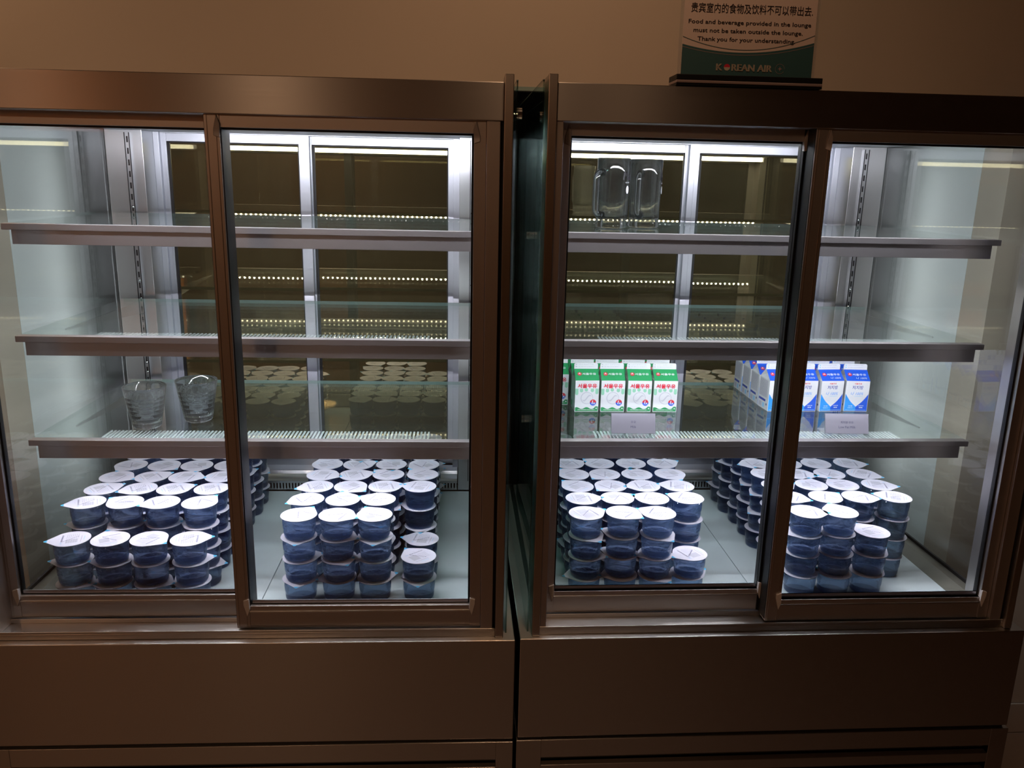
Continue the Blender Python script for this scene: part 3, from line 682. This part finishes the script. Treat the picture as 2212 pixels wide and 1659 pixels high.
def tumbler(cx, cy, rot, label, k=1.0):
    M = M_L @ T((cx, cy, SH[2]+.0003)) @ RZ(rot) @ Matrix.Scale(k, 4); t = empty('glass_tumbler', M); tag(t, label, 'glass tumbler', 'ribbed glass tumblers on the lowest left shelf')
    H = .092; r0, r1 = .0285, .0445
    rad = lambda z: r0 + (r1-r0)*(z/H)
    prof = [(0, .003), (.018, .002), (.024, 0), (.0275, .002)]
    z = .005; steps = []
    while z < .066: steps += [z, z+.0072, z+.0080, z+.0088]; z += .0096
    for i, zz in enumerate(steps): prof.append((rad(zz) - (.0012 if i % 4 in (2,) else 0), zz))
    prof += [(rad(.072), .072), (rad(.084), .084), (rad(H)-.0002, H-.001), (rad(H)-.0012, H), (rad(H)-.0018, H-.001), (rad(.06)-.0024, .06), (rad(.02)-.0032, .022), (.020, .0145), (0, .0135)]
    nf = len(steps) + 4
    def wob(a, z, j): return -.0010*(abs(math.cos(8*a)) > .93) if 4 <= j < nf else 0
    b = MB(); b.lathe(prof, 96, CLEAR, wob=wob); b.build('glass_body', t)
tumbler(.2460, .264, 0, 'ribbed clear glass tumbler, left of the two on the shelf', .955)
tumbler(.3345, .314, 10, 'ribbed clear glass tumbler beside the door frame, right of the two', .97)

# ------------------------------------------------------------------ notice on top of the right cooler
M = M_R @ T((.353, .018, .9965)); t = empty('notice_stand', M); tag(t, 'acrylic notice stand with trilingual lounge notice on top of the right cooler', 'sign')
b = MB(); b.box(-.122, .122, -.022, .030, 0, .004, BLACKP); b.box(-.122, .122, -.0225, .028, .004, .0085, LILAC); b.box(-.122, .122, -.022, .028, .0085, .0175, BLACKP); b.build('base', t, bevel=.0008)
W2 = .1105; tilt = Matrix.Rotation(math.radians(-1.2), 4, 'X')
b = MB(); b.box(-.116, .116, .000, .0015, .0176, .33, ACRYL, tilt); b.build('acrylic_sheet', t)
b = MB(); b.box(-W2, W2, -.0010, -.0004, .0176, .325, PAPER, tilt)
fr = lambda u, v, l: tilt @ Vector((u, -.0010-l, v))
z0 = .0178
def arc(u): return .0560 + .0145*((u/W2)**2)*1.0 + .004*(u/W2)
m = 28
for i in range(m):
    a, c2 = -W2+2*W2*i/m, -W2+2*W2*(i+1)/m
    put_poly(b, [(a, z0), (c2, z0), (c2, arc(c2)), (a, arc(a))], fr, TEAL, .0002)
    put_poly(b, [(a, arc(a)-.0042), (c2, arc(c2)-.0042), (c2, arc(c2)-.0034), (a, arc(a)-.0034)], fr, LILAC, .0003)
    g = lambda u: arc(u) + .0035 + .0075*(u/W2)**2
    put_poly(b, [(a, g(a)), (c2, g(c2)), (c2, g(c2)+.0009), (a, g(a)+.0009)], fr, TEAL, .0002)
put_text(b, '贵宾室内的食物及饮料不可以带出去.', fr, .002, .1225, .0150, INKK, w=.203, bold=.006)
put_text(b, 'Food and beverage provided in the lounge', fr, .000, .1005, .0085, INKK, w=.205, bold=.014)
put_text(b, 'must not be taken outside the lounge.', fr, -.002, .0875, .0085, INKK, w=.183, bold=.014)
put_text(b, 'Thank you for your understanding.', fr, -.004, .0745, .0085, INKK, w=.164, bold=.014)
put_text(b, '라운지에서 제공되는 음료 및 음식은 외부로', fr, 0, .170, .0125, INKK, w=.20, bold=.006)
put_text(b, '반출을 삼가 주시기 바랍니다.', fr, .002, .1475, .0125, INKK, w=.118, bold=.006)
for du in (-.0004, .0004):
    put_text(b, 'K', fr, -.0465+du, .0325, .0105, CREAM, w=.0100, bold=.012, lift=.0006); put_text(b, 'REAN AIR', fr, .0085+du, .0325, .0105, CREAM, w=.0680, bold=.012, lift=.0006)
put_disc(b, -.0335, .0325, .0052, .0052, fr, RED, .0004, 16, 0, PI); put_disc(b, -.0335, .0325, .0052, .0052, fr, CREAM, .0004, 16, PI, 2*PI)
for i in range(22):
    a, c2 = 2*PI*i/24, 2*PI*(i+1)/24; R1, R2 = .0074, .0079
    put_poly(b, [(.0560+R1*math.cos(a), .0325+R1*math.sin(a)), (.0560+R2*math.cos(a), .0325+R2*math.sin(a)), (.0560+R2*math.cos(c2), .0325+R2*math.sin(c2)), (.0560+R1*math.cos(c2), .0325+R1*math.sin(c2))], fr, LILAC, .0004)
put_poly(b, [(.0520, .0325), (.0550, .0315), (.0560, .0285), (.0570, .0315), (.0605, .0325), (.0570, .0335), (.0560, .0365), (.0550, .0335)], fr, LILAC, .0004)
b.build('printed_notice', t)
